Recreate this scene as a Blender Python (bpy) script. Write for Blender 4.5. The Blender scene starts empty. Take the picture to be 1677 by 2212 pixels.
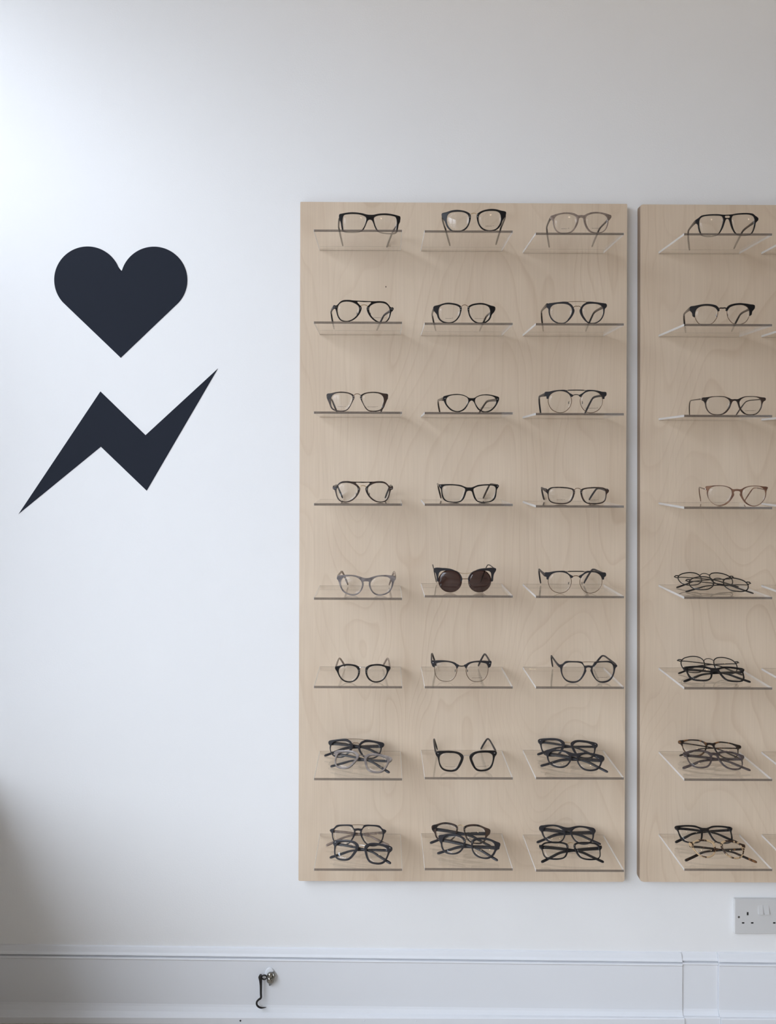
import bpy, bmesh, math, random
from mathutils import Vector, Matrix, Euler

scene = bpy.context.scene
COL = scene.collection
PI = math.pi

# ------------------------------------------------------------------ camera
F = 1731.0                      # focal length in pixels of the 1677 x 2212 frame
PX, PY = 825.0, 983.0           # principal point
ZC = 1.347                      # lens height above the floor
DCAM = 1.922                    # lens to wall
ROLL = math.radians(0.18)
cam = bpy.data.cameras.new('camera')
cam.sensor_fit = 'VERTICAL'
cam.sensor_height = 36.0
cam.lens = F / 2212.0 * 36.0
cam.shift_x = (838.5 - PX) / 2212.0
cam.shift_y = -(1106.0 - PY) / 2212.0
cam.clip_start = 0.02
cam_o = bpy.data.objects.new('camera', cam)
COL.objects.link(cam_o)
CR = Matrix.Rotation(PI / 2, 3, 'X') @ Matrix.Rotation(ROLL, 3, 'Z')
cam_o.matrix_world = Matrix.Translation((0, -DCAM, ZC)) @ CR.to_4x4()
scene.camera = cam_o


def at(px, py, y):
    """point of the plane Y = y seen at a pixel"""
    d = CR @ Vector(((px - PX) / F, -(py - PY) / F, -1.0))
    t = (y + DCAM) / d.y
    return Vector((0, -DCAM, ZC)) + d * t


# ------------------------------------------------------------------ materials
MATS = {}


def new_mat(name):
    m = bpy.data.materials.new(name)
    m.use_nodes = True
    nt = m.node_tree
    b = nt.nodes.get('Principled BSDF')
    MATS[name] = m
    return m, nt, b


def simple(name, col, rough=0.5, metal=0.0, spec=0.5, coat=0.0):
    m, nt, b = new_mat(name)
    b.inputs['Base Color'].default_value = (*col, 1)
    b.inputs['Roughness'].default_value = rough
    b.inputs['Metallic'].default_value = metal
    b.inputs['Specular IOR Level'].default_value = spec
    b.inputs['Coat Weight'].default_value = coat
    return m


def node(nt, kind, **kw):
    n = nt.nodes.new(kind)
    for k, v in kw.items():
        setattr(n, k, v)
    return n


def ramp(nt, stops):
    r = nt.nodes.new('ShaderNodeValToRGB')
    e = r.color_ramp.elements
    while len(e) < len(stops):
        e.new(0.5)
    for i, (p, c) in enumerate(stops):
        e[i].position = p
        e[i].color = (*c, 1)
    return r


def wall_paint(name, col, bump=0.12, scale=260):
    m, nt, b = new_mat(name)
    tc = node(nt, 'ShaderNodeTexCoord')
    n = node(nt, 'ShaderNodeTexNoise')
    n.inputs['Scale'].default_value = scale
    n.inputs['Detail'].default_value = 3
    nt.links.new(tc.outputs['Object'], n.inputs['Vector'])
    n2 = node(nt, 'ShaderNodeTexNoise')
    n2.inputs['Scale'].default_value = 3
    n2.inputs['Detail'].default_value = 4
    nt.links.new(tc.outputs['Object'], n2.inputs['Vector'])
    r = ramp(nt, [(0.3, tuple(c * 0.985 for c in col)), (0.7, col)])
    nt.links.new(n2.outputs['Fac'], r.inputs['Fac'])
    nt.links.new(r.outputs['Color'], b.inputs['Base Color'])
    bp = node(nt, 'ShaderNodeBump')
    bp.inputs['Strength'].default_value = bump
    bp.inputs['Distance'].default_value = 0.002
    nt.links.new(n.outputs['Fac'], bp.inputs['Height'])
    nt.links.new(bp.outputs['Normal'], b.inputs['Normal'])
    b.inputs['Roughness'].default_value = 0.6
    b.inputs['Specular IOR Level'].default_value = 0.25
    return m


def birch(name, seed):
    m, nt, b = new_mat(name)
    L = nt.links.new
    tc = node(nt, 'ShaderNodeTexCoord')
    # broad flowing figure of rotary-cut veneer: contour lines of a stretched noise field
    mp = node(nt, 'ShaderNodeMapping')
    mp.inputs['Location'].default_value = (seed, seed * 1.7, seed * 0.6)
    mp.inputs['Scale'].default_value = (3.0, 1.0, 0.95)
    L(tc.outputs['Object'], mp.inputs['Vector'])
    n1 = node(nt, 'ShaderNodeTexNoise')
    n1.inputs['Scale'].default_value = 1.25
    n1.inputs['Detail'].default_value = 2.2
    n1.inputs['Roughness'].default_value = 0.42
    n1.inputs['Distortion'].default_value = 0.35
    L(mp.outputs['Vector'], n1.inputs['Vector'])
    mul = node(nt, 'ShaderNodeMath', operation='MULTIPLY')
    mul.inputs[1].default_value = 26.0
    L(n1.outputs['Fac'], mul.inputs[0])
    fr = node(nt, 'ShaderNodeMath', operation='FRACT')
    L(mul.outputs[0], fr.inputs[0])
    line = ramp(nt, [(0.0, (0, 0, 0)), (0.72, (0.10, 0.10, 0.10)), (0.93, (1, 1, 1)), (1.0, (0, 0, 0))])
    L(fr.outputs[0], line.inputs['Fac'])
    # line strength wanders
    n3 = node(nt, 'ShaderNodeTexNoise')
    n3.inputs['Scale'].default_value = 4.0
    n3.inputs['Detail'].default_value = 2
    L(tc.outputs['Object'], n3.inputs['Vector'])
    st = ramp(nt, [(0.35, (0.25, 0.25, 0.25)), (0.68, (1, 1, 1))])
    L(n3.outputs['Fac'], st.inputs['Fac'])
    lm = node(nt, 'ShaderNodeMath', operation='MULTIPLY')
    L(line.outputs['Color'], lm.inputs[0])
    L(st.outputs['Color'], lm.inputs[1])
    # fine vertical fibre
    mp2 = node(nt, 'ShaderNodeMapping')
    mp2.inputs['Scale'].default_value = (330.0, 60.0, 7.0)
    L(tc.outputs['Object'], mp2.inputs['Vector'])
    n2 = node(nt, 'ShaderNodeTexNoise')
    n2.inputs['Scale'].default_value = 1.0
    n2.inputs['Detail'].default_value = 3
    L(mp2.outputs['Vector'], n2.inputs['Vector'])
    # soft cloudiness of the veneer
    mp4 = node(nt, 'ShaderNodeMapping')
    mp4.inputs['Scale'].default_value = (7.0, 3.0, 3.5)
    mp4.inputs['Location'].default_value = (seed * 2, 0, seed)
    L(tc.outputs['Object'], mp4.inputs['Vector'])
    n4 = node(nt, 'ShaderNodeTexNoise')
    n4.inputs['Scale'].default_value = 1.0
    n4.inputs['Detail'].default_value = 3
    L(mp4.outputs['Vector'], n4.inputs['Vector'])
    base = ramp(nt, [(0.3, (0.628, 0.50, 0.372)), (0.72, (0.698, 0.57, 0.435))])
    L(n4.outputs['Fac'], base.inputs['Fac'])
    mixf = node(nt, 'ShaderNodeMix', data_type='RGBA', blend_type='MULTIPLY')
    fib = ramp(nt, [(0.3, (0.945, 0.94, 0.93)), (0.7, (1, 1, 1))])
    L(n2.outputs['Fac'], fib.inputs['Fac'])
    mixf.inputs['Factor'].default_value = 1.0
    L(base.outputs['Color'], mixf.inputs['A'])
    L(fib.outputs['Color'], mixf.inputs['B'])
    mixl = node(nt, 'ShaderNodeMix', data_type='RGBA', blend_type='MULTIPLY')
    lf = node(nt, 'ShaderNodeMath', operation='MULTIPLY')
    lf.inputs[1].default_value = 0.34
    L(lm.outputs[0], lf.inputs[0])
    L(lf.outputs[0], mixl.inputs['Factor'])
    L(mixf.outputs['Result'], mixl.inputs['A'])
    mixl.inputs['B'].default_value = (0.72, 0.63, 0.55, 1)
    L(mixl.outputs['Result'], b.inputs['Base Color'])
    b.inputs['Roughness'].default_value = 0.55
    b.inputs['Specular IOR Level'].default_value = 0.25
    return m


def ply_edge(name):
    m, nt, b = new_mat(name)
    tc = node(nt, 'ShaderNodeTexCoord')
    sp = node(nt, 'ShaderNodeSeparateXYZ')
    nt.links.new(tc.outputs['Object'], sp.inputs[0])
    mu = node(nt, 'ShaderNodeMath', operation='MULTIPLY')
    mu.inputs[1].default_value = 350.0
    nt.links.new(sp.outputs['Y'], mu.inputs[0])
    fr = node(nt, 'ShaderNodeMath', operation='FRACT')
    nt.links.new(mu.outputs[0], fr.inputs[0])
    r = ramp(nt, [(0.0, (0.40, 0.29, 0.20)), (0.48, (0.36, 0.26, 0.18)), (0.52, (0.17, 0.115, 0.075)), (1.0, (0.19, 0.13, 0.085))])
    nt.links.new(fr.outputs[0], r.inputs['Fac'])
    nt.links.new(r.outputs['Color'], b.inputs['Base Color'])
    b.inputs['Roughness'].default_value = 0.7
    return m


def glass(name, col=(1, 1, 1), ior=1.49, rough=0.0):
    m, nt, b = new_mat(name)
    b.inputs['Base Color'].default_value = (*col, 1)
    b.inputs['Roughness'].default_value = rough
    b.inputs['IOR'].default_value = ior
    b.inputs['Transmission Weight'].default_value = 1.0
    return m


def lens_mat(name, col, refl=1.0):
    m, nt, b = new_mat(name)
    nt.nodes.remove(b)
    out = [n for n in nt.nodes if n.type == 'OUTPUT_MATERIAL'][0]
    tr = node(nt, 'ShaderNodeBsdfTransparent')
    tr.inputs['Color'].default_value = (*col, 1)
    gl = node(nt, 'ShaderNodeBsdfGlossy')
    gl.inputs['Roughness'].default_value = 0.02
    gl.inputs['Color'].default_value = (refl, refl, refl, 1)
    fz = node(nt, 'ShaderNodeFresnel')
    # the sheet does not bend rays, so both of its faces use the air-to-plastic reflectance
    geo = node(nt, 'ShaderNodeNewGeometry')
    mr = node(nt, 'ShaderNodeMapRange')
    mr.inputs['To Min'].default_value = 1.5
    mr.inputs['To Max'].default_value = 1 / 1.5
    nt.links.new(geo.outputs['Backfacing'], mr.inputs['Value'])
    nt.links.new(mr.outputs[0], fz.inputs['IOR'])
    mx = node(nt, 'ShaderNodeMixShader')
    nt.links.new(fz.outputs[0], mx.inputs[0])
    nt.links.new(tr.outputs[0], mx.inputs[1])
    nt.links.new(gl.outputs[0], mx.inputs[2])
    nt.links.new(mx.outputs[0], out.inputs['Surface'])
    return m


def mottled(name, c1, c2, scale, lo=0.42, hi=0.55, rough=0.22, trans=0.0):
    m, nt, b = new_mat(name)
    tc = node(nt, 'ShaderNodeTexCoord')
    n = node(nt, 'ShaderNodeTexNoise')
    n.inputs['Scale'].default_value = scale
    n.inputs['Detail'].default_value = 2
    n.inputs['Distortion'].default_value = 0.6
    nt.links.new(tc.outputs['Object'], n.inputs['Vector'])
    r = ramp(nt, [(lo, c1), (hi, c2)])
    nt.links.new(n.outputs['Fac'], r.inputs['Fac'])
    nt.links.new(r.outputs['Color'], b.inputs['Base Color'])
    b.inputs['Roughness'].default_value = rough
    return m


wall_paint('white_wall_paint', (0.83, 0.83, 0.825))
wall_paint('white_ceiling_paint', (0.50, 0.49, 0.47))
wall_paint('shop_wall_paint', (0.46, 0.42, 0.36))
wall_paint('gloss_trim_paint', (0.76, 0.775, 0.80), 0.03, 90)
MATS['gloss_trim_paint'].node_tree.nodes['Principled BSDF'].inputs['Roughness'].default_value = 0.42
birch('birch_veneer', 3.1)
birch('birch_veneer_other', 11.7)
ply_edge('plywood_edge')
lens_mat('clear_acrylic_face', (0.99, 0.99, 0.988))
def edge_mat(name, col, clear, rough):
    m, nt, b = new_mat(name)
    out = [n for n in nt.nodes if n.type == 'OUTPUT_MATERIAL'][0]
    b.inputs['Base Color'].default_value = (*col, 1)
    b.inputs['Roughness'].default_value = rough
    tr = node(nt, 'ShaderNodeBsdfTransparent')
    mx = node(nt, 'ShaderNodeMixShader')
    mx.inputs[0].default_value = clear
    nt.links.new(b.outputs[0], mx.inputs[1])
    nt.links.new(tr.outputs[0], mx.inputs[2])
    nt.links.new(mx.outputs[0], out.inputs['Surface'])
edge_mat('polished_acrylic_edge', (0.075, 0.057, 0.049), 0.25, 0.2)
edge_mat('sawn_acrylic_edge', (0.72, 0.73, 0.74), 0.5, 0.5)
edge_mat('painted_seam_line', (0.10, 0.075, 0.06), 0.2, 0.6)
lens_mat('clear_lens', (0.99, 0.99, 0.988), 0.6)
lens_mat('dark_lens', (0.30, 0.235, 0.235))
simple('black_acetate', (0.009, 0.008, 0.0085), 0.26, 0.0, 0.32)
simple('satin_black', (0.017, 0.016, 0.019), 0.42, 0.0, 0.4)
mottled('brown_black_horn', (0.012, 0.009, 0.008), (0.045, 0.026, 0.019), 60)
mottled('taupe_acetate', (0.17, 0.125, 0.098), (0.24, 0.18, 0.145), 90)
mottled('grey_horn', (0.10, 0.088, 0.086), (0.24, 0.205, 0.195), 55, 0.35, 0.65)
mottled('stone_grey_acetate', (0.15, 0.125, 0.113), (0.25, 0.215, 0.195), 70, 0.35, 0.65)
mottled('plum_grey_acetate', (0.045, 0.033, 0.031), (0.075, 0.056, 0.053), 60)
mottled('brown_acetate', (0.095, 0.040, 0.024), (0.22, 0.115, 0.07), 45, 0.4, 0.62, 0.18)
mottled('dark_tortoiseshell', (0.012, 0.007, 0.005), (0.17, 0.075, 0.028), 85, 0.57, 0.66)
mottled('light_tortoiseshell', (0.03, 0.013, 0.007), (0.44, 0.30, 0.165), 95, 0.47, 0.53)
simple('gold_metal', (0.55, 0.40, 0.22), 0.3, 1.0)
simple('gunmetal', (0.10, 0.085, 0.075), 0.35, 1.0)
simple('bronze_metal', (0.22, 0.14, 0.085), 0.35, 1.0)
simple('black_metal', (0.02, 0.017, 0.015), 0.35, 0.5)
simple('silver_metal', (0.80, 0.79, 0.78), 0.22, 1.0)
simple('nose_pad_plastic', (0.10, 0.08, 0.07), 0.3)
simple('print_ink', (0.06, 0.045, 0.03), 0.7)
simple('black_vinyl', (0.0215, 0.0250, 0.0345), 0.75, 0.0, 0.06)
simple('white_socket_plastic', (0.60, 0.595, 0.585), 0.3)
simple('socket_hole_black', (0.004, 0.004, 0.004), 0.8)
simple('screw_steel', (0.14, 0.14, 0.13), 0.4, 0.8)
simple('wrought_iron', (0.035, 0.032, 0.032), 0.38, 0.7)
simple('bright_worn_iron', (0.30, 0.29, 0.26), 0.2, 1.0)
simple('dark_knot', (0.035, 0.018, 0.010), 0.7)
simple('window_frame_paint', (0.6, 0.6, 0.6), 0.4)


def boards(name):
    m, nt, b = new_mat(name)
    tc = node(nt, 'ShaderNodeTexCoord')
    mp = node(nt, 'ShaderNodeMapping')
    mp.inputs['Scale'].default_value = (3, 40, 1)
    nt.links.new(tc.outputs['Object'], mp.inputs['Vector'])
    n = node(nt, 'ShaderNodeTexNoise')
    n.inputs['Scale'].default_value = 1.5
    n.inputs['Detail'].default_value = 4
    nt.links.new(mp.outputs['Vector'], n.inputs['Vector'])
    r = ramp(nt, [(0.3, (0.47, 0.41, 0.34)), (0.7, (0.58, 0.52, 0.45))])
    nt.links.new(n.outputs['Fac'], r.inputs['Fac'])
    nt.links.new(r.outputs['Color'], b.inputs['Base Color'])
    b.inputs['Roughness'].default_value = 0.5
    return m


boards('floor_boards')

# ------------------------------------------------------------------ object helpers


def link(name, mesh, mats, parent=None, smooth=False):
    if not isinstance(mats, (list, tuple)):
        mats = [mats]
    if len(mesh.materials) == 0:
        for m in mats:
            mesh.materials.append(MATS[m])
    if smooth:
        for p in mesh.polygons:
            p.use_smooth = True
    o = bpy.data.objects.new(name, mesh)
    COL.objects.link(o)
    if parent:
        o.parent = parent
    return o


def mesh_from(bm, name):
    bmesh.ops.recalc_face_normals(bm, faces=bm.faces)
    me = bpy.data.meshes.new(name)
    bm.to_mesh(me)
    bm.free()
    return me


def tag(o, label, cat, group=None):
    o['label'] = label
    o['category'] = cat
    if group:
        o['group'] = group
    return o


def struct(o):
    o['kind'] = 'structure'
    return o


def empty(name, loc):
    o = bpy.data.objects.new(name, None)
    o.empty_display_size = 0.02
    COL.objects.link(o)
    o.location = loc
    return o


def box_bm(bm, x0, x1, y0, y1, z0, z1, bevel=0.0, seg=2):
    vs = [bm.verts.new((x, y, z)) for x in (x0, x1) for y in (y0, y1) for z in (z0, z1)]
    idx = [(0, 1, 3, 2), (4, 6, 7, 5), (0, 4, 5, 1), (2, 3, 7, 6), (0, 2, 6, 4), (1, 5, 7, 3)]
    fs = [bm.faces.new([vs[i] for i in f]) for f in idx]
    if bevel:
        es = set()
        for f in fs:
            es.update(f.edges)
        bmesh.ops.bevel(bm, geom=list(es), offset=bevel, segments=seg, affect='EDGES', profile=0.5)


def box(name, b, mat, parent=None, bevel=0.0, seg=2):
    bm = bmesh.new()
    box_bm(bm, *b, bevel=bevel, seg=seg)
    return link(name, mesh_from(bm, name), mat, parent)


def catmull(pts, n=6, closed=True):
    """centripetal Catmull-Rom through 2D or 3D points"""
    P = [Vector(p) for p in pts]
    m = len(P)
    out = []
    rng = range(m) if closed else range(m - 1)
    for i in rng:
        if closed:
            p0, p1, p2, p3 = P[i - 1], P[i], P[(i + 1) % m], P[(i + 2) % m]
        else:
            p1, p2 = P[i], P[i + 1]
            p0 = P[i - 1] if i > 0 else p1 * 2 - p2
            p3 = P[i + 2] if i + 2 < m else p2 * 2 - p1
        t0 = 0.0
        t1 = t0 + max((p1 - p0).length, 1e-9) ** 0.5
        t2 = t1 + max((p2 - p1).length, 1e-9) ** 0.5
        t3 = t2 + max((p3 - p2).length, 1e-9) ** 0.5
        for j in range(n):
            t = t1 + (t2 - t1) * j / n
            A1 = p0 * ((t1 - t) / (t1 - t0)) + p1 * ((t - t0) / (t1 - t0))
            A2 = p1 * ((t2 - t) / (t2 - t1)) + p2 * ((t - t1) / (t2 - t1))
            A3 = p2 * ((t3 - t) / (t3 - t2)) + p3 * ((t - t2) / (t3 - t2))
            B1 = A1 * ((t2 - t) / (t2 - t0)) + A2 * ((t - t0) / (t2 - t0))
            B2 = A2 * ((t3 - t) / (t3 - t1)) + A3 * ((t - t1) / (t3 - t1))
            out.append(B1 * ((t2 - t) / (t2 - t1)) + B2 * ((t - t1) / (t2 - t1)))
    if not closed:
        out.append(P[-1])
    return out


def sheet(outlines, half, bevel, name, xf=None):
    """outlines with holes -> solid plate with rounded edges (mm); xf bends the vertices"""
    cu = bpy.data.curves.new(name, 'CURVE')
    cu.dimensions = '2D'
    cu.fill_mode = 'BOTH'
    cu.extrude = half - bevel
    cu.bevel_depth = bevel
    cu.bevel_resolution = 1
    cu.offset = -bevel
    for pts in outlines:
        sp = cu.splines.new('POLY')
        sp.points.add(len(pts) - 1)
        for q, p in zip(sp.points, pts):
            q.co = (p[0], p[1], 0, 1)
        sp.use_cyclic_u = True
    o = bpy.data.objects.new(name, cu)
    COL.objects.link(o)
    dg = bpy.context.evaluated_depsgraph_get()
    me = bpy.data.meshes.new_from_object(o.evaluated_get(dg))
    bpy.data.objects.remove(o)
    bpy.data.curves.remove(cu)
    me.name = name
    bm = bmesh.new()
    bm.from_mesh(me)
    bmesh.ops.remove_doubles(bm, verts=bm.verts, dist=0.01)
    for v in bm.verts:
        v.co = xf(v.co) if xf else v.co
    bmesh.ops.recalc_face_normals(bm, faces=bm.faces)
    bm.to_mesh(me)
    bm.free()
    me.materials.clear()
    return me


def tube_bm(bm, pts, rad, seg=8, closed=False, cap=True):
    P = [Vector(p) for p in pts]
    n = len(P)
    R = rad if isinstance(rad, (list, tuple)) else [rad] * n
    rings = []
    prev = None
    for i in range(n):
        if closed:
            t = P[(i + 1) % n] - P[i - 1]
        else:
            t = P[min(i + 1, n - 1)] - P[max(i - 1, 0)]
        t.normalize()
        if prev is None:
            ref = Vector((0, 0, 1)) if abs(t.z) < 0.9 else Vector((0, 1, 0))
            a = t.cross(ref).normalized()
        else:
            a = (prev - t * prev.dot(t)).normalized()
        prev = a
        b = t.cross(a)
        rings.append([bm.verts.new(P[i] + (a * math.cos(2 * PI * k / seg) + b * math.sin(2 * PI * k / seg)) * R[i]) for k in range(seg)])
    m = n if closed else n - 1
    for i in range(m):
        r0, r1 = rings[i], rings[(i + 1) % n]
        off = 0
        if closed and i == n - 1:
            off = min(range(seg), key=lambda s: (r0[0].co - r1[s].co).length)
        for k in range(seg):
            f = bm.faces.new((r0[k], r0[(k + 1) % seg], r1[(k + 1 + off) % seg], r1[(k + off) % seg]))
            f.smooth = True
    if cap and not closed:
        bm.faces.new(rings[0][::-1])
        bm.faces.new(rings[-1])


def tube(name, pts, rad, mat, parent=None, seg=8, closed=False):
    bm = bmesh.new()
    tube_bm(bm, pts, rad, seg, closed)
    return link(name, mesh_from(bm, name), mat, parent)


def ball_bm(bm, c, r, sx=1, sy=1, sz=1, u=10, v=6):
    M = Matrix.Translation(c) @ Matrix.Diagonal((sx, sy, sz, 1))
    res = bmesh.ops.create_uvsphere(bm, u_segments=u, v_segments=v, radius=r, matrix=M)
    for vv in res['verts']:
        for f in vv.link_faces:
            f.smooth = True


# ------------------------------------------------------------------ the room
RX0, RX1, RY0, H = -1.46, 3.6, -5.2, 3.0


def slab(name, b, mat):
    return struct(box(name, b, mat))


slab('wall_back', (RX0 - 0.3, RX1 + 0.2, 0.0, 0.2, -0.05, H), 'white_wall_paint')
slab('wall_right', (RX1, RX1 + 0.2, RY0, 0.0, -0.05, H), 'shop_wall_paint')
# unseen seat under the side window, added to shade the lower left wall
slab('added_seat_1', (RX0, -0.965, RY0, 0.0, 0.0, 0.60), 'gloss_trim_paint')
slab('wall_front', (RX0 - 0.3, RX1 + 0.2, RY0 - 0.2, RY0, -0.05, H), 'shop_wall_paint')
slab('floor', (RX0 - 0.3, RX1 + 0.2, RY0 - 0.2, 0.2, -0.2, 0.0), 'floor_boards')
slab('ceiling', (RX0 - 0.3, RX1 + 0.2, RY0 - 0.2, 0.2, H, H + 0.1), 'white_ceiling_paint')
# wall with the shop window on the left (out of frame): sill, head and two piers round an opening
WY0, WY1, WZ0, WZ1, WT = -5.0, -0.06, 0.62, 2.86, 0.10
bm = bmesh.new()
box_bm(bm, RX0 - WT, RX0, RY0, 0.0, 0.0, WZ0)
box_bm(bm, RX0 - WT, RX0, RY0, 0.0, WZ1, H)
box_bm(bm, RX0 - WT, RX0, RY0, WY0, WZ0, WZ1)
box_bm(bm, RX0 - WT, RX0, WY1, 0.0, WZ0, WZ1)
struct(link('wall_left', mesh_from(bm, 'wall_left'), 'white_wall_paint'))
bm = bmesh.new()
for b in ((WZ0, WZ0 + 0.05), (WZ1 - 0.05, WZ1), (2.0, 2.08)):
    box_bm(bm, RX0 - 0.08, RX0 - 0.02, WY0, WY1, b[0], b[1])
box_bm(bm, RX0 - 0.09, RX0 - 0.01, -0.80, WY1, WZ0, 2.06)  # unseen solid pier, added to mask daylight close to the back wall
for y in (WY0, -3.4, -1.7, WY1 - 0.05):
    box_bm(bm, RX0 - 0.08, RX0 - 0.02, y, y + 0.05, WZ0, WZ1)
struct(link('window_1', mesh_from(bm, 'window_1'), 'window_frame_paint'))

# ------------------------------------------------------------------ skirting board (three lengths) along the back wall
PROFILE = [(0.0, 0.1725), (0.0045, 0.1715), (0.0065, 0.167), (0.0085, 0.161), (0.0115, 0.1575), (0.0120, 0.1555), (0.0045, 0.1535), (0.0045, 0.1512),
           (0.0125, 0.1505), (0.0135, 0.1485), (0.0125, 0.1460), (0.0110, 0.1445), (0.0110, 0.041), (0.0125, 0.036), (0.017, 0.0265),
           (0.0245, 0.0160), (0.0265, 0.0140), (0.0265, 0.0), (0.0, 0.0)]


def skirting(name, x0, x1, dy=0.0, dz=0.0):
    bm = bmesh.new()
    n = 24
    rings = []
    for i in range(n + 1):
        x = x0 + (x1 - x0) * i / n
        ring = []
        for (o, z) in PROFILE:
            s = min(1.0, z / 0.03)
            zz = z + s * (-0.0087 * (x + 0.27) - 0.0062 + dz) if z > 0.02 else z
            ring.append(bm.verts.new((x, -(o + dy if o > 0 else 0.0), zz)))
        rings.append(ring)
    m = len(PROFILE)
    for i in range(n):
        for k in range(m):
            bm.faces.new((rings[i][k], rings[i][(k + 1) % m], rings[i + 1][(k + 1) % m], rings[i + 1][k]))
    bm.faces.new(rings[0])
    bm.faces.new(rings[-1][::-1])
    return struct(link(name, mesh_from(bm, name), 'gloss_trim_paint'))


xa, xb = at(1475, 2140, -0.012).x, at(1553, 2140, -0.012).x
bl = skirting('baseboard_left', RX0, xa)
skirting('baseboard_middle', xa + 0.0006, xb, -0.003, 0.0012)
skirting('baseboard_right', xb + 0.0008, RX1, 0.0006, 0.0015)
for (px, py, r, mat) in ((519.5, 2205, 0.0022, 'socket_hole_black'), (787, 2205, 0.002, 'gloss_trim_paint'), (899, 2206, 0.002, 'gloss_trim_paint')):
    p = at(px, py, -0.0266)
    bm = bmesh.new()
    ball_bm(bm, (p.x, p.y, p.z), r, 1, 0.25, 1)
    link('nail_head', mesh_from(bm, 'nail_head'), mat, bl)

# ------------------------------------------------------------------ vinyl signs on the wall


def decal(name, pts, label, cat):
    P = [at(x, y, -0.0004) for x, y in pts]
    c = sum(P, Vector()) / len(P)
    bm = bmesh.new()
    fr = [bm.verts.new((p.x - c.x, -0.0003, p.z - c.z)) for p in P]
    bk = [bm.verts.new((p.x - c.x, 0.0003, p.z - c.z)) for p in P]
    bm.faces.new(fr)
    bm.faces.new(bk[::-1])
    for i in range(len(P)):
        j = (i + 1) % len(P)
        bm.faces.new((fr[i], bk[i], bk[j], fr[j]))
    bmesh.ops.triangulate(bm, faces=[f for f in bm.faces if len(f.verts) > 4])
    o = link(name, mesh_from(bm, name), 'black_vinyl')
    o.location = (c.x, -0.0004, c.z)
    return tag(o, label, cat)


heart = []
cx, cy, R = 189.3, 604.6, 72.2
a0, a1 = math.radians(138), math.radians(344 + 0)   # image angles, y downwards: from lower-left tangent over the top to the notch
n = 60
for i in range(n + 1):
    a = a0 + (a1 - a0) * i / n
    heart.append((cx + R * math.cos(a), cy + R * math.sin(a)))
heart.append((261, 583.5))
heart = heart + [(522 - x, y + 0.4) for x, y in heart[-2::-1]]
heart.append((261, 773))
decal('heart_decal', heart, 'large matte black heart shape stuck on the white wall', 'wall sticker')
bolt = [(471, 796), (314.5, 940), (217, 845.5), (40, 1110.5), (218, 965), (317, 1060)]
decal('lightning_bolt_decal', bolt, 'black zigzag lightning bolt shape on the wall below the heart', 'wall sticker')

# ------------------------------------------------------------------ plywood display panels
PT = 0.022
YP = -PT


def panel(name, corners, radius, mat, label):
    P = [at(x, y, YP) for x, y in corners]        # top left, top right, bottom right, bottom left
    c = sum(P, Vector()) / 4
    pts = []
    for i in range(4):
        p, q, r = P[i - 1], P[i], P[(i + 1) % 4]
        u, w = (p - q).normalized(), (r - q).normalized()
        rad = radius[i]
        for k in range(6):
            t = k / 5
            pts.append(q + u * rad * (1 - t) ** 2 + w * rad * t ** 2)
    bm = bmesh.new()
    fr = [bm.verts.new((p.x - c.x, -PT / 2, p.z - c.z)) for p in pts]
    bk = [bm.verts.new((p.x - c.x, PT / 2, p.z - c.z)) for p in pts]
    f0 = bm.faces.new(fr)
    bm.faces.new(bk[::-1])
    sides = []
    for i in range(len(pts)):
        j = (i + 1) % len(pts)
        f = bm.faces.new((fr[i], bk[i], bk[j], fr[j]))
        f.material_index = 1
        sides.append(f)
    bmesh.ops.bevel(bm, geom=list(f0.edges), offset=0.0008, segments=1, affect='EDGES')
    o = link(name, mesh_from(bm, name), [mat, 'plywood_edge'])
    o.location = (c.x, -PT / 2 - 0.0001, c.z)
    return tag(o, label, 'display panel', 'birch plywood display panels')


p1 = panel('plywood_panel', [(649, 436), (1355.5, 440.5), (1349.5, 1905), (645, 1903)], (0.002, 0.002, 0.005, 0.003), 'birch_veneer',
           'wide pale birch plywood panel left of the narrow gap, hung with three columns of shelves')
panel('plywood_panel', [(1384, 441.5), (2090, 445), (2085, 1908), (1382.5, 1905)], (0.007, 0.003, 0.003, 0.010), 'birch_veneer_other',
      'second birch plywood panel at the right, beyond the narrow gap')
k = at(834, 619.5, YP - 0.0003)
bm = bmesh.new()
ball_bm(bm, (0, 0, 0), 0.0016, 0.7, 0.15, 1.3)
kn = link('knot', mesh_from(bm, 'knot'), 'dark_knot', p1)
kn['label'] = 'tiny dark pin knot in the veneer'
kn.location = k - p1.location

# ------------------------------------------------------------------ acrylic shelves
SD, ST = 0.160, 0.0050         # depth, thickness
SHELF_X = {0: (690, 866), 1: (910, 1084), 2: (1130, 1304), 3: (1423, 1598), 4: (1645, 1820)}
FRONT_Y = {0: (498.4, 500, 505, 506, 507), 1: (697, 699.5, 700.5, 702, 703), 2: (891.5, 892.5, 894.5, 898.5, 899.5), 3: (1090, 1090.5, 1094, 1097, 1098),
           4: (1293.5, 1288.5, 1289.5, 1291.5, 1292), 5: (1484.5, 1485, 1485.5, 1487, 1488), 6: (1683.5, 1681.5, 1681.5, 1684.5, 1685), 7: (1879, 1878, 1881, 1879, 1880)}
YF = YP - 0.0002 - SD          # plane of the front edges
SHELF_TOP = {}
ROWN = ['top', 'second', 'third', 'fourth', 'fifth', 'sixth', 'seventh', 'bottom']


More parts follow.
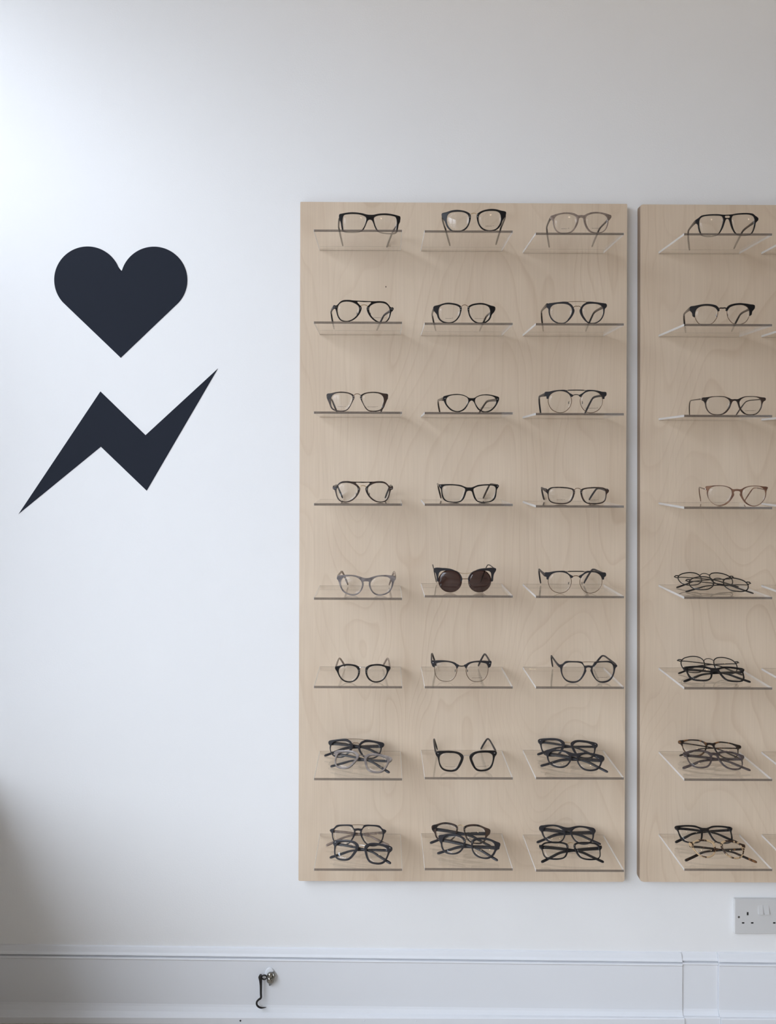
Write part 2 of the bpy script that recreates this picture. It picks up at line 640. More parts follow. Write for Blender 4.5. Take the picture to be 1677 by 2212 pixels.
def shelf_mesh(seat):
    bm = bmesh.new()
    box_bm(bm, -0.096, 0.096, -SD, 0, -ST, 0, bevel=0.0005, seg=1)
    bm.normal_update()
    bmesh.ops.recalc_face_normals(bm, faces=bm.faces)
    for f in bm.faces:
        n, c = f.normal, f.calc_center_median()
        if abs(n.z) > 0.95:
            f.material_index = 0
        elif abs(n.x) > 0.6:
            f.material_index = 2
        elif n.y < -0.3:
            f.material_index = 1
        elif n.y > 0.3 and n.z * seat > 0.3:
            f.material_index = 3       # painted dark line imitating the rear edge as refracted at the board
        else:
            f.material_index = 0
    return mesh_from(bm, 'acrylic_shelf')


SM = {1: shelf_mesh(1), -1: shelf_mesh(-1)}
WHAT = {}   # filled with the description of what a shelf carries


def make_shelf(r, c, label):
    x0, x1 = SHELF_X[c]
    xm = at((x0 + x1) / 2, FRONT_Y[r][c], YP).x
    z = at((x0 + x1) / 2, FRONT_Y[r][c], YF).z + ST / 2
    o = link('acrylic_shelf', SM[1 if r > 2 else -1], ['clear_acrylic_face', 'polished_acrylic_edge', 'sawn_acrylic_edge', 'painted_seam_line'])
    o.location = (xm, YP - 0.0002, z)
    SHELF_TOP[(r, c)] = z
    tag(o, label, 'shelf', 'clear acrylic shelves on the birch panels')


# ------------------------------------------------------------------ spectacles: outlines measured on the photograph, in 1/7.986 px
ZS = 7.986
DF = DCAM + YF + 0.025
KZ = DF / F / ZS * 1000.0       # mm per traced unit
ROWY = [490, 675, 868, 1070, 1260, 1455, 1640, 1840]
TAU = math.radians(4)

M = {}
M['rect'] = dict(row=0, cx=954, th=7.5,
    outer=[(954,165),(1010,162),(1100,142),(1230,130),(1350,137),(1440,153),(1482,165),(1490,205),(1480,245),(1460,300),(1448,370),(1430,440),(1390,464),(1300,471),(1220,471),(1130,457),(1075,427),(1040,372),(1010,300),(990,262),(970,247),(954,245)],
    lens=[(1022,215),(1060,185),(1130,165),(1230,157),(1340,163),(1400,178),(1418,215),(1425,290),(1418,370),(1405,430),(1370,449),(1290,457),(1220,457),(1140,445),(1090,413),(1055,358),(1030,290)])
M['flared'] = dict(row=0, cx=908, th=8.5,
    rim=[(962,160),(1000,125),(1070,95),(1150,78),(1215,73),(1290,80),(1370,100),(1455,122),(1450,180),(1430,215),(1400,260),(1375,330),(1330,390),(1270,427),(1190,438),(1110,430),(1040,397),(990,332),(965,260),(956,200)],
    lens=[(990,215),(1005,165),(1060,125),(1130,107),(1220,103),(1300,112),(1350,145),(1368,210),(1362,280),(1330,350),(1280,400),(1200,422),(1120,413),(1050,375),(1005,310)],
    bridge=[(960,160),(938,142),(908,137)], rivets=[(974,170),(974,200)])
M['keyhole'] = dict(row=0, cx=880, th=7,
    outer=[(880,138),(830,140),(790,120),(730,98),(640,88),(560,92),(480,105),(400,128),(365,142),(368,185),(405,215),(415,280),(440,350),(480,402),(540,430),(610,440),(680,432),(740,407),(790,350),(825,280),(840,220),(848,190),(865,178),(880,176)],
    lens=[(800,180),(770,145),(700,118),(620,108),(540,115),(470,140),(432,190),(430,240),(440,310),(470,370),(530,413),(610,423),(690,410),(745,370),(785,300),(803,230)])
M['navigator'] = dict(row=0, cx=925, th=8,
    outer=[(925,115),(1000,112),(1080,100),(1190,95),(1280,98),(1350,110),(1395,145),(1440,178),(1446,195),(1440,222),(1405,255),(1395,310),(1375,380),(1340,440),(1270,467),(1170,473),(1090,455),(1050,425),(1020,380),(990,320),(968,250),(950,200),(940,187),(925,185)],
    lens=[(1000,160),(1020,135),(1090,122),(1190,117),(1280,120),(1345,140),(1372,175),(1380,230),(1370,320),(1345,400),(1310,440),(1240,457),(1160,459),(1100,443),(1060,408),(1030,350),(1005,270),(993,200)],
    hole=[(925,131),(955,132),(967,148),(955,166),(925,168)])
M['aviator'] = dict(row=1, cx=850, th=8,
    outer=[(850,118),(960,118),(1060,118),(1150,122),(1220,140),(1280,175),(1312,218),(1355,232),(1366,250),(1358,272),(1330,297),(1310,350),(1280,420),(1230,470),(1170,489),(1090,481),(1030,440),(970,380),(925,320),(900,260),(905,225),(930,195),(972,150),(940,143),(850,143)],
    lens=[(935,240),(945,200),(990,165),(1060,148),(1130,143),(1200,150),(1260,180),(1290,225),(1298,290),(1285,360),(1255,430),(1200,467),(1130,471),(1070,449),(1010,400),(960,330),(938,280)],
    bridge=[(908,216),(890,196),(850,187)], rivets=[(918,235),(918,258),(1325,238),(1350,238)], pads=(965,335))
M['bold_pair'] = dict(row=1, cx=828, th=8,
    rim=[(882,225),(915,195),(960,175),(1030,160),(1110,153),(1180,162),(1270,190),(1355,216),(1360,262),(1340,302),(1300,352),(1285,400),(1250,450),(1190,490),(1110,499),(1030,493),(960,450),(910,380),(888,310),(878,265)],
    lens=[(908,280),(915,235),(960,205),(1030,187),(1110,180),(1190,190),(1245,220),(1268,270),(1268,340),(1250,410),(1200,460),(1120,482),(1050,479),(985,445),(940,390),(915,335)],
    bridge=[(882,217),(857,196),(828,190)], rivets=[(895,232),(895,265)])
M['bar_pair'] = dict(row=1, cx=890, th=8.5,
    rim=[(960,250),(975,215),(1010,175),(1070,140),(1130,135),(1230,148),(1320,165),(1388,180),(1392,225),(1377,262),(1370,320),(1350,390),(1300,450),(1230,495),(1150,504),(1080,481),(1010,415),(965,350),(947,312),(943,282)],
    lens=[(985,290),(990,240),(1020,200),(1080,172),(1160,165),(1240,175),(1300,210),(1332,265),(1335,330),(1315,400),(1270,455),(1200,487),(1140,489),(1085,464),(1030,410),(1000,350)],
    bridge=[(963,245),(938,216),(905,207),(890,212)], bar=[(1075,139),(985,131),(890,130)], bar_r=0.6)
M['half_rim'] = dict(row=1, cx=845, th=7.5,
    brow=[(895,290),(910,240),(950,200),(1020,178),(1110,168),(1200,175),(1290,190),(1370,207),(1373,262),(1335,312),(1322,370),(1290,386),(1287,330),(1277,280),(1250,235),(1190,205),(1110,197),(1020,210),(960,240),(932,278),(918,300)],
    lens=[(918,310),(925,270),(960,235),(1020,208),(1110,195),(1190,203),(1250,235),(1283,290),(1287,370),(1265,440),(1220,495),(1150,523),(1080,523),(1010,500),(955,440),(925,375)],
    bridge=[(908,258),(885,246),(845,248)], bridge_r=1.5, pads=(935,370))
M['soft_pair'] = dict(row=2, cx=775, th=8,
    rim=[(830,240),(860,215),(920,190),(990,178),(1060,175),(1140,182),(1220,200),(1298,216),(1300,275),(1280,330),(1255,390),(1230,450),(1190,490),(1120,511),(1040,516),(970,505),(920,465),(880,400),(845,330),(823,280)],
    lens=[(855,290),(865,245),(920,212),(990,198),(1060,195),(1140,205),(1195,235),(1225,285),(1225,360),(1215,430),(1170,475),(1090,497),(1020,497),(960,480),(915,430),(880,370)],
    bridge=[(832,237),(807,216),(775,210)], rivets=[(840,252),(840,285)])
M['cat_eye'] = dict(row=2, cx=868, th=8,
    outer=[(868,280),(910,278),(960,250),(1020,225),(1120,212),(1220,222),(1300,240),(1353,260),(1358,298),(1340,345),(1310,402),(1260,462),(1200,505),(1130,521),(1060,516),(990,480),(945,420),(915,360),(895,335),(868,322)],
    lens=[(925,320),(940,280),(990,250),(1060,232),(1140,230),(1220,240),(1280,268),(1305,310),(1300,370),(1260,430),(1200,480),(1130,504),(1070,499),(1010,467),(960,410),(932,360)],
    rivets=[(1322,292),(1330,292)])
M['club_bar'] = dict(row=2, cx=872, th=7.5,
    brow=[(822,238),(770,208),(705,160),(680,149),(600,149),(500,160),(420,178),(347,188),(343,240),(373,265),(377,299),(405,301),(412,270),(440,225),(500,186),(570,171),(650,173),(710,192),(760,232),(790,270),(822,252)],
    lens=[(798,330),(785,270),(750,215),(690,180),(610,165),(520,178),(455,215),(415,270),(405,340),(425,420),(475,490),(550,530),(610,540),(680,525),(745,475),(785,405)],
    bridge=[(805,252),(832,236),(872,228)], bridge_r=0.9, bar=[(690,158),(725,158),(745,155),(872,152)], bar_r=(0.6, 0.6, 1.1, 1.1), pads=(755,370))
M['slim'] = dict(row=2, cx=955, th=3, slim=True,
    outer=[(955,218),(900,218),(850,195),(780,172),(680,167),(580,172),(500,185),(425,195),(412,212),(418,240),(450,260),(470,300),(485,370),(520,430),(570,475),(640,492),(720,492),(790,470),(840,425),(880,360),(900,300),(920,260),(940,250),(955,248)],
    lens=[(875,265),(850,225),(790,190),(700,180),(610,182),(530,205),(495,250),(488,310),(505,380),(545,440),(600,471),(680,479),(750,469),(805,430),(850,370),(872,310)])
M['office'] = dict(row=3, cx=828, th=6,
    outer=[(828,262),(790,262),(740,245),(680,222),(600,212),(500,208),(400,211),(332,217),(307,236),(320,268),(340,300),(348,360),(360,430),(390,480),(440,510),(540,527),(630,527),(690,505),(735,460),(765,390),(785,335),(805,322),(828,320)],
    lens=[(755,290),(720,262),(650,240),(560,230),(470,230),(400,240),(368,270),(365,330),(378,400),(405,460),(460,500),(540,512),(620,510),(680,490),(715,440),(740,370)],
    rivets=[(329,242),(338,242)])
M['rect_pair'] = dict(row=3, cx=860, th=7.5,
    rim=[(815,300),(808,265),(770,240),(690,222),(590,215),(480,217),(400,230),(350,262),(318,262),(316,298),(350,340),(360,400),(375,450),(420,490),(500,509),(600,514),(690,500),(750,465),(785,410),(805,350)],
    lens=[(782,310),(772,270),(720,248),(620,237),(510,235),(420,245),(380,280),(370,340),(378,410),(405,460),(470,485),(560,493),(650,490),(710,470),(750,420),(775,360)],
    bridge=[(806,262),(826,241),(860,234)], rivets=[(797,280),(797,310)])
M['thin_keyhole'] = dict(row=3, cx=998, th=3, slim=True,
    outer=[(998,252),(930,255),(880,225),(800,200),(710,193),(620,199),(560,207),(505,214),(492,228),(508,262),(516,300),(519,345),(540,420),(590,490),(660,535),(720,547),(800,532),(870,482),(920,412),(952,350),(945,310),(962,290),(998,286)],
    lens=[(915,320),(900,265),(850,228),(780,208),(700,205),(620,215),(562,252),(534,310),(534,370),(557,440),(612,500),(682,533),(750,530),(818,499),(873,440),(908,370)])
M['thick_keyhole'] = dict(row=4, cx=890, th=9,
    outer=[(890,268),(950,258),(1030,240),(1120,230),(1220,232),(1310,240),(1400,255),(1433,266),(1432,310),(1390,347),(1375,410),(1345,480),(1290,537),(1210,570),(1140,570),(1060,536),(1000,480),(955,410),(938,355),(930,325),(915,318),(890,318)],
    lens=[(965,350),(975,310),(1020,270),(1090,250),(1180,248),(1260,262),(1310,300),(1328,350),(1325,420),(1295,490),(1240,540),(1170,554),(1100,539),(1040,490),(995,430),(970,385)])
M['sun_cat'] = dict(row=4, cx=797, th=3, slim=True,
    brow=[(748,318),(722,262),(682,214),(605,178),(520,155),(400,147),(290,147),(256,163),(262,200),(290,245),(303,300),(312,372),(338,377),(338,292),(350,228),(390,196),(475,187),(560,184),(640,203),(698,252),(722,310),(715,372),(735,366),(745,350)],
    lens=[(540 + 199 * math.cos(a * PI / 8), 370 + 190 * math.sin(a * PI / 8)) for a in range(16)],
    bridge=[(745,325),(797,325)], bridge_r=0.8, bar=[(610,179),(660,204),(730,229),(797,236)], bar_r=0.45)
M['panto_pair'] = dict(row=5, cx=868, th=5,
    rim=[(925,350),(940,320),(980,285),(1050,268),(1130,265),(1210,275),(1280,295),(1353,316),(1354,355),(1320,397),(1290,450),(1240,522),(1180,556),(1110,564),(1040,546),(980,490),(935,420),(918,385)],
    lens=[(950,380),(955,335),(1000,300),(1070,287),(1150,285),(1220,300),(1270,335),(1287,385),(1275,440),(1240,500),(1180,535),(1110,541),(1050,524),(1000,480),(965,430)],
    bridge=[(928,326),(905,309),(868,305)], rivets=[(932,355),(932,385)])
M['club'] = dict(row=5, cx=735, th=7,
    brow=[(692,266),(660,250),(620,225),(550,205),(450,195),(350,197),(280,204),(216,209),(220,260),(235,300),(270,313),(276,285),(302,247),(370,226),(460,216),(540,223),(600,246),(640,291),(655,323),(672,302)],
    lens=[(655,340),(640,285),(595,243),(530,222),(450,214),(370,222),(305,245),(275,295),(270,360),(285,430),(320,490),(370,530),(450,545),(530,538),(590,505),(635,440),(652,390)],
    bridge=[(684,275),(735,279)], bridge_r=1.2, pads=(628,370), rivets=[(240,237),(250,237)])
M['round_bar'] = dict(row=5, cx=1005, th=6,
    outer=[(1005,283),(960,285),(930,260),(900,225),(850,214),(760,209),(680,211),(620,216),(585,240),(560,270),(512,284),(503,308),(530,330),(545,400),(580,470),(640,530),(720,568),(790,561),(860,520),(920,450),(955,390),(970,350),(955,322),(970,310),(1005,308)],
    lens=[(940,340),(930,290),(890,250),(830,232),(740,230),(660,235),(605,262),(565,310),(555,370),(575,440),(625,505),(690,545),(760,548),(830,520),(885,470),(925,400)],
    bar=[(890,222),(950,218),(1005,217)], bar_r=0.6)
M['square_pair'] = dict(row=6, cx=820, th=6,
    rim=[(882,330),(905,295),(950,268),(1010,250),(1090,240),(1180,245),(1260,260),(1345,264),(1349,310),(1320,346),(1305,400),(1280,470),(1245,535),(1180,563),(1100,574),(1020,566),(975,540),(935,470),(900,410),(878,370)],
    lens=[(918,380),(925,335),(960,300),(1020,280),(1100,268),(1180,275),(1240,300),(1272,345),(1278,400),(1265,470),(1230,525),(1160,545),(1080,550),(1020,535),(985,500),(950,450)],
    bridge=[(888,326),(850,320),(820,318)], rivets=[(1305,298),(1315,298)])
M['wire'] = dict(th=2.2, slim=True, mm=True,
    lens=[(10.5,24),(12,33),(19,39.5),(30,42),(42,41),(54,37),(60.5,29),(61,19),(57,9),(48,2.5),(36,0.5),(24,2),(15,9),(11,16)],
    bridge=[(11,30),(7,34),(0,36)], bridge_r=0.9, ends=[(59,33),(65,34),(68,33)], pads=(12.5,18))


def fine(ox, oy, x0, y0, pts):
    """points measured on a closer view (11.9 units per px) in the units of the first"""
    return [((x0 - ox + x / 11.9) * 7.986, (y0 - oy + y / 11.9) * 7.986) for x, y in pts]


a = (675, 1405, 715, 1425)
M['panto_pair']['rim'] = fine(*a, [(745,250),(735,228),(690,195),(620,167),(540,155),(450,150),(370,155),(300,172),(220,200),(160,215),(110,226),(104,268),(122,305),(150,345),(180,410),(220,480),(280,545),(360,590),(440,604),(520,601),(600,572),(670,520),(720,445),(745,370),(750,300)])
M['panto_pair']['lens'] = fine(*a, [(700,330),(690,280),(640,220),(560,192),(460,185),(370,192),(290,207),(235,242),(206,300),(204,370),(230,440),(275,505),(340,555),(430,579),(520,576),(590,547),(650,490),(690,410)])
a = (1145, 1405, 1200, 1425)
M['round_bar']['outer'] = fine(*a, [(843,178),(740,182),(715,145),(680,95),(600,79),(480,77),(300,79),(245,95),(205,135),(170,163),(110,178),(84,195),(80,215),(110,240),(130,272),(145,350),(170,430),(215,510),(280,570),(370,605),(460,612),(560,592),(650,532),(720,442),(765,362),(788,300),(775,260),(790,235),(843,222)])
M['round_bar']['lens'] = fine(*a, [(740,260),(715,190),(660,130),(580,107),(450,102),(330,110),(250,142),(197,200),(177,280),(180,360),(207,440),(257,510),(332,560),(440,579),(540,572),(615,530),(665,470),(712,380)])
a = (905, 1595, 930, 1615)
M['square_pair']['rim'] = fine(*a, [(845,250),(800,205),(720,165),(620,145),(480,138),(340,145),(200,157),(148,174),(128,205),(140,252),(175,292),(195,360),(215,440),(250,530),(310,590),(400,625),(490,633),(580,629),(660,606),(720,556),(780,470),(825,380),(847,310)])
M['square_pair']['lens'] = fine(*a, [(778,320),(768,280),(720,222),(630,187),(500,181),(400,184),(310,207),(252,252),(234,320),(240,400),(262,470),(312,545),(382,585),(470,600),(570,597),(640,570),(690,520),(740,420)])
a = (1135, 635, 1175, 640)
M['bar_pair']['rim'] = fine(*a, [(768,310),(745,260),(700,205),(640,168),(600,142),(510,135),(400,144),(250,160),(115,179),(82,205),(88,265),(130,312),(140,400),(165,490),(210,575),(280,640),(370,682),(460,691),(540,683),(610,642),(690,562),(755,462),(783,385),(782,340)])
M['bar_pair']['lens'] = fine(*a, [(722,350),(700,280),(640,222),(560,194),(440,185),(330,194),(240,227),(187,285),(170,360),(177,440),(207,520),(262,590),(342,643),(430,664),(520,661),(588,625),(638,560),(695,470)])
a = (680, 1215, 720, 1235)
M['thick_keyhole']['outer'] = fine(*a, [(850,158),(780,150),(680,120),(560,90),(420,82),(300,85),(220,94),(135,104),(96,140),(90,190),(120,225),(145,290),(165,360),(200,440),(250,510),(330,562),(430,592),(520,597),(600,582),(680,530),(740,450),(775,370),(785,300),(782,248),(808,236),(850,235)])
M['thick_keyhole']['lens'] = fine(*a, [(742,310),(725,240),(670,175),(590,132),(480,110),(380,114),(290,137),(232,182),(202,245),(197,320),(217,400),(257,470),(332,530),(430,563),(520,570),(600,548),(670,500),(720,420)])
a = (680, 635, 715, 640)
M['aviator']['outer'] = fine(*a, [(850,122),(700,122),(560,118),(480,110),(400,110),(320,118),(250,150),(180,220),(150,250),(82,260),(70,285),(85,315),(120,345),(140,400),(160,480),(200,570),(260,630),(330,654),(430,657),(520,637),(610,587),(690,512),(750,422),(780,342),(783,295),(765,255),(720,210),(672,152),(850,150)])
M['aviator']['lens'] = fine(*a, [(722,320),(705,260),(640,207),(540,164),(450,151),(370,153),(290,171),(226,215),(187,280),(174,360),(187,460),(217,540),(272,605),(342,631),(430,634),(510,609),(590,559),(660,489),(705,410)])

WRAP = 380.0


def wrap(x):
    return -x * x / (2 * WRAP)


def bend_mm(v):
    return Vector((v.x, v.y, v.z + wrap(v.x))) * 0.001


def prep(name):
    m = M[name]
    if 'ready' in m:
        return m
    if m.get('mm'):
        conv = lambda p: Vector((abs(p[0]), p[1]))
        y_off = -0.7
    else:
        ky = KZ / math.cos(math.atan((ROWY[m['row']] - PY) / F) + TAU)
        conv = lambda p: Vector((abs(p[0] - m['cx']) * KZ, -p[1] * ky))
        low = m.get('outer') or m.get('rim') or m['lens']
        y_off = min(conv(p).y for p in low)
        if 'brow' in m:
            y_off -= 0.7
    sh = lambda p: conv(p) - Vector((0, y_off))
    for key in ('outer', 'rim', 'lens', 'brow', 'bridge', 'bar', 'hole', 'rivets', 'ends'):
        if key in m:
            m[key] = [sh(p) for p in m[key]]
    if 'pads' in m:
        m['pads'] = sh(m['pads'])
    widest = max(m.get('outer') or m.get('rim') or m.get('brow') or m['ends'], key=lambda p: p.x)
    m['hx'] = widest.x - 2.2
    pts = [p for p in (m.get('outer') or m.get('rim') or m.get('brow') or m['ends']) if p.x > widest.x - 4]
    m['hy'] = sum(p.y for p in pts) / len(pts)
    m['top'] = max(p.y for p in (m.get('outer') or m.get('rim') or m.get('brow') or m['lens']))
    xs = [p.x for p in m['lens']]
    ys = [p.y for p in m['lens']]
    m['lc'] = Vector(((min(xs) + max(xs)) / 2, (min(ys) + max(ys)) / 2))
    m['lh'] = max(ys) - min(ys)
    m['lw'] = max(xs) - min(xs)
    m['ready'] = True
    m['mesh'] = {}
    return m


def lens_z(m, x, y, s):
    """front surface of a lens (mm), s = side"""
    c = m['lc']
    xc = c.x * s
    sl = -xc / WRAP
    return wrap(xc) + sl * (x - xc) - ((x - xc) ** 2 + (y - c.y) ** 2) / (2 * 125.0) + 1.7


def mirror(pts):
    return [Vector((-p.x, p.y)) for p in pts]


def lens_mesh(m, s):
    key = ('lens', s)
    if key in m['mesh']:
        return m['mesh'][key]
    out = catmull([(p.x * s, p.y) for p in m['lens']], 4)
    c = Vector((m['lc'].x * s, m['lc'].y))
    bm = bmesh.new()
    n = len(out)
    layers = []
    for dz in (0.0, -1.6):
        rings = []
        for k in (1.0, 0.75, 0.5, 0.25):
            ring = []
            for p in out:
                q = c + (p - c) * (k + (0.012 if k == 1.0 else 0))
                ring.append(bm.verts.new(Vector((q.x, q.y, lens_z(m, q.x, q.y, s) + dz)) * 0.001))
            rings.append(ring)
        cen = bm.verts.new(Vector((c.x, c.y, lens_z(m, c.x, c.y, s) + dz)) * 0.001)
        for a, b in zip(rings[:-1], rings[1:]):
            for i in range(n):
                f = bm.faces.new((a[i], a[(i + 1) % n], b[(i + 1) % n], b[i]))
                f.smooth = True
        for i in range(n):
            f = bm.faces.new((rings[-1][i], rings[-1][(i + 1) % n], cen))
            f.smooth = True
        layers.append(rings[0])
    for i in range(n):
        bm.faces.new((layers[0][i], layers[1][i], layers[1][(i + 1) % n], layers[0][(i + 1) % n]))
    me = mesh_from(bm, 'lens')
    m['mesh'][key] = me
    return me


def print_mesh(m, s, length, seed):
    """a line of tiny demo-lens lettering, too small to read: strokes about 1 mm high"""
    rnd = random.Random(seed)
    bm = bmesh.new()
    c = m['lc']
    y0 = c.y - m['lh'] * 0.30
    x = c.x * s - length / 2
    xe = x + length

    def stroke(x0, ya, x1, yb):
        d = Vector((x1 - x0, yb - ya))
        if d.length < 0.05:
            return
        nrm = Vector((-d.y, d.x)).normalized() * 0.13
        vs = []
        for (px, py) in ((x0 + nrm.x, ya + nrm.y), (x1 + nrm.x, yb + nrm.y), (x1 - nrm.x, yb - nrm.y), (x0 - nrm.x, ya - nrm.y)):
            vs.append(bm.verts.new(Vector((px, py, lens_z(m, px, py, s) + 0.12)) * 0.001))
        bm.faces.new(vs)
        lo = [bm.verts.new(v.co - Vector((0, 0, 0.00008))) for v in vs]
        bm.faces.new(lo[::-1])
        for i in range(4):
            bm.faces.new((vs[i], lo[i], lo[(i + 1) % 4], vs[(i + 1) % 4]))
    first = True
    while x < xe:
        far = x > xe - 3.0
        b = y0 + (0.7 if far else 0)
        h = 1.7 if first else rnd.choice((0.95, 0.95, 1.0, 1.5))
        w = rnd.uniform(0.55, 0.85)
        if far:
            h, w = 0.8, 0.6
        stroke(x, b, x, b + h)
        kind = rnd.randrange(4)
        if kind == 0:
            stroke(x, b + min(h, 0.95), x + w, b + 0.8)
            stroke(x + w, b + 0.8, x + w, b)
        elif kind == 1:
            stroke(x, b, x + w, b + 0.1)
            stroke(x + w, b + 0.1, x + w, b + 0.9)
            stroke(x, b + 0.9, x + w, b + 0.9)
        elif kind == 2:
            stroke(x, b + 0.5, x + w, b + 0.5)
            stroke(x, b + 0.05, x + w, b + 0.05)
        else:
            stroke(x, b + 0.9, x + w, b)
        x += w + rnd.uniform(0.4, 0.6)
        if first:
            first = False
        if not far and abs(x - (xe - 3.3)) < 0.7:
            x = xe - 2.6
    return mesh_from(bm, 'lens_print')


def sweep_mesh(pts, nrm, name):
    """pts: (position mm, height, thickness); nrm = direction of the thickness"""
    bm = bmesh.new()
    P = [Vector(p[0]) for p in pts]
    rings = []
    for i, (p, h, t) in enumerate(pts):
        T = (P[min(i + 1, len(P) - 1)] - P[max(i - 1, 0)]).normalized()
        N = (nrm - T * nrm.dot(T)).normalized()
        U = T.cross(N)
        c = 0.30
        ring = []
        for (a, b) in ((-1, -1 + 2 * c), (-1, 1 - 2 * c), (-1 + 2 * c, 1), (1 - 2 * c, 1), (1, 1 - 2 * c), (1, -1 + 2 * c), (1 - 2 * c, -1), (-1 + 2 * c, -1)):
            ring.append(bm.verts.new((P[i] + N * (a * t / 2) + U * (b * h / 2)) * 0.001))
        rings.append(ring)
    for a, b in zip(rings[:-1], rings[1:]):
        for k in range(8):
            f = bm.faces.new((a[k], a[(k + 1) % 8], b[(k + 1) % 8], b[k]))
            f.smooth = True
    bm.faces.new(rings[0])
    bm.faces.new(rings[-1][::-1])
    return mesh_from(bm, name)


def dense(pts, n):
    """smooth a list of (pos, h, t)"""
    pos = catmull([p[0] for p in pts], n, closed=False)
    out = []
    for i, p in enumerate(pos):
        f = i / n
        a = min(int(f), len(pts) - 2)
        u = f - a
        out.append((p, pts[a][1] * (1 - u) + pts[a + 1][1] * u, pts[a][2] * (1 - u) + pts[a + 1][2] * u))
    return out


def temple_open(m, s):
    key = ('open', s)
    if key in m['mesh']:
        return m['mesh'][key]
    th, slim = m['th'], m.get('slim')
    x, y = m['hx'], m['hy']
    z = wrap(x) - 1.8
    tip_y = (3.0 - 122 * math.sin(TAU)) / math.cos(TAU)
    d = y - tip_y
    tt = 2.2 if slim else 3.8
    tm = 2.4 if slim else max(3.6, th * 0.62)
    te = 4.0 if slim else 5.2
    pts = [((x, y, z), th, tt), ((x + 0.8, y - 0.01 * d, z - 8), th, tt), ((x + 0.6, y - 0.03 * d, z - 27), (th + tm) / 2, tt), ((x - 0.5, y - 0.06 * d, z - 55), tm, tt * 0.9),
           ((x - 2.0, y - 0.10 * d, z - 78), tm, tt * 0.9), ((x - 3.8, y - 0.17 * d, z - 88.5), tm * 1.02, tt * 0.9), ((x - 7.0, y - 0.43 * d, z - 101), te * 0.95, tt),
           ((x - 11.5, y - 0.78 * d, z - 112.5), te, tt), ((x - 14.0, y - 0.98 * d, z - 118), te * 0.8, tt * 0.8), ((x - 14.4, y - 1.005 * d, z - 119.2), te * 0.4, tt * 0.4)]
    pts = [((p[0] * s, p[1], p[2]), h, t) for p, h, t in pts]
    me = sweep_mesh(dense(pts, 4), Vector((1, 0, 0)), 'temple')
    m['mesh'][key] = me
    return me


def temple_folded(m, s, layer):
    key = ('fold', s, layer)
    if key in m['mesh']:
        return m['mesh'][key]
    th, slim = m['th'], m.get('slim')
    x, y = m['hx'], m['hy']
    z = wrap(x) - 3.2
    zz = -7.5 - layer * 4.2
    tt = 2.0 if slim else 3.2
    tm = 2.4 if slim else max(4.2, th * 0.70)
    te = 4.0 if slim else 5.4
    pts = [((x, y, z), th, tt), ((x - 4, y - 0.3, (z + zz) / 2 - 2.5), th, tt), ((x - 12, y - 1.0, zz - 1.0), th * 0.95, tt), ((x - 45, y - 4, zz - 0.3), (th + tm) / 2, tt),
           ((x - 79, y - 8.5, zz), tm, tt), ((x - 93, y - 12, zz), tm, tt), ((x - 108, y - 19, zz - 0.2), te, tt), ((x - 123, y - 26, zz - 0.4), te, tt),
           ((x - 132, y - 30, zz - 0.5), te * 1.05, tt), ((x - 135, y - 31.2, zz - 0.5), te * 0.75, tt * 0.8), ((x - 136, y - 31.6, zz - 0.5), te * 0.35, tt * 0.4)]
    pts = [((p[0] * s, p[1], p[2]), h, t) for p, h, t in pts]
    me = sweep_mesh(dense(pts, 3), Vector((0, 0, 1)), 'temple')
    m['mesh'][key] = me
    return me


def path3(pts, z, n=5):
    """half path (ends on the centre line or not) -> full symmetric 3D path"""
    half = [Vector((p.x, p.y, 0)) for p in pts]
    full = half + [Vector((-p.x, p.y, 0)) for p in half[-2::-1]] if half[-1].x < 0.3 else half + [Vector((-p.x, p.y, 0)) for p in half[::-1]]
    P = catmull(full, n, closed=False)
    return [Vector((p.x, p.y, wrap(p.x) + z)) * 0.001 for p in P], full


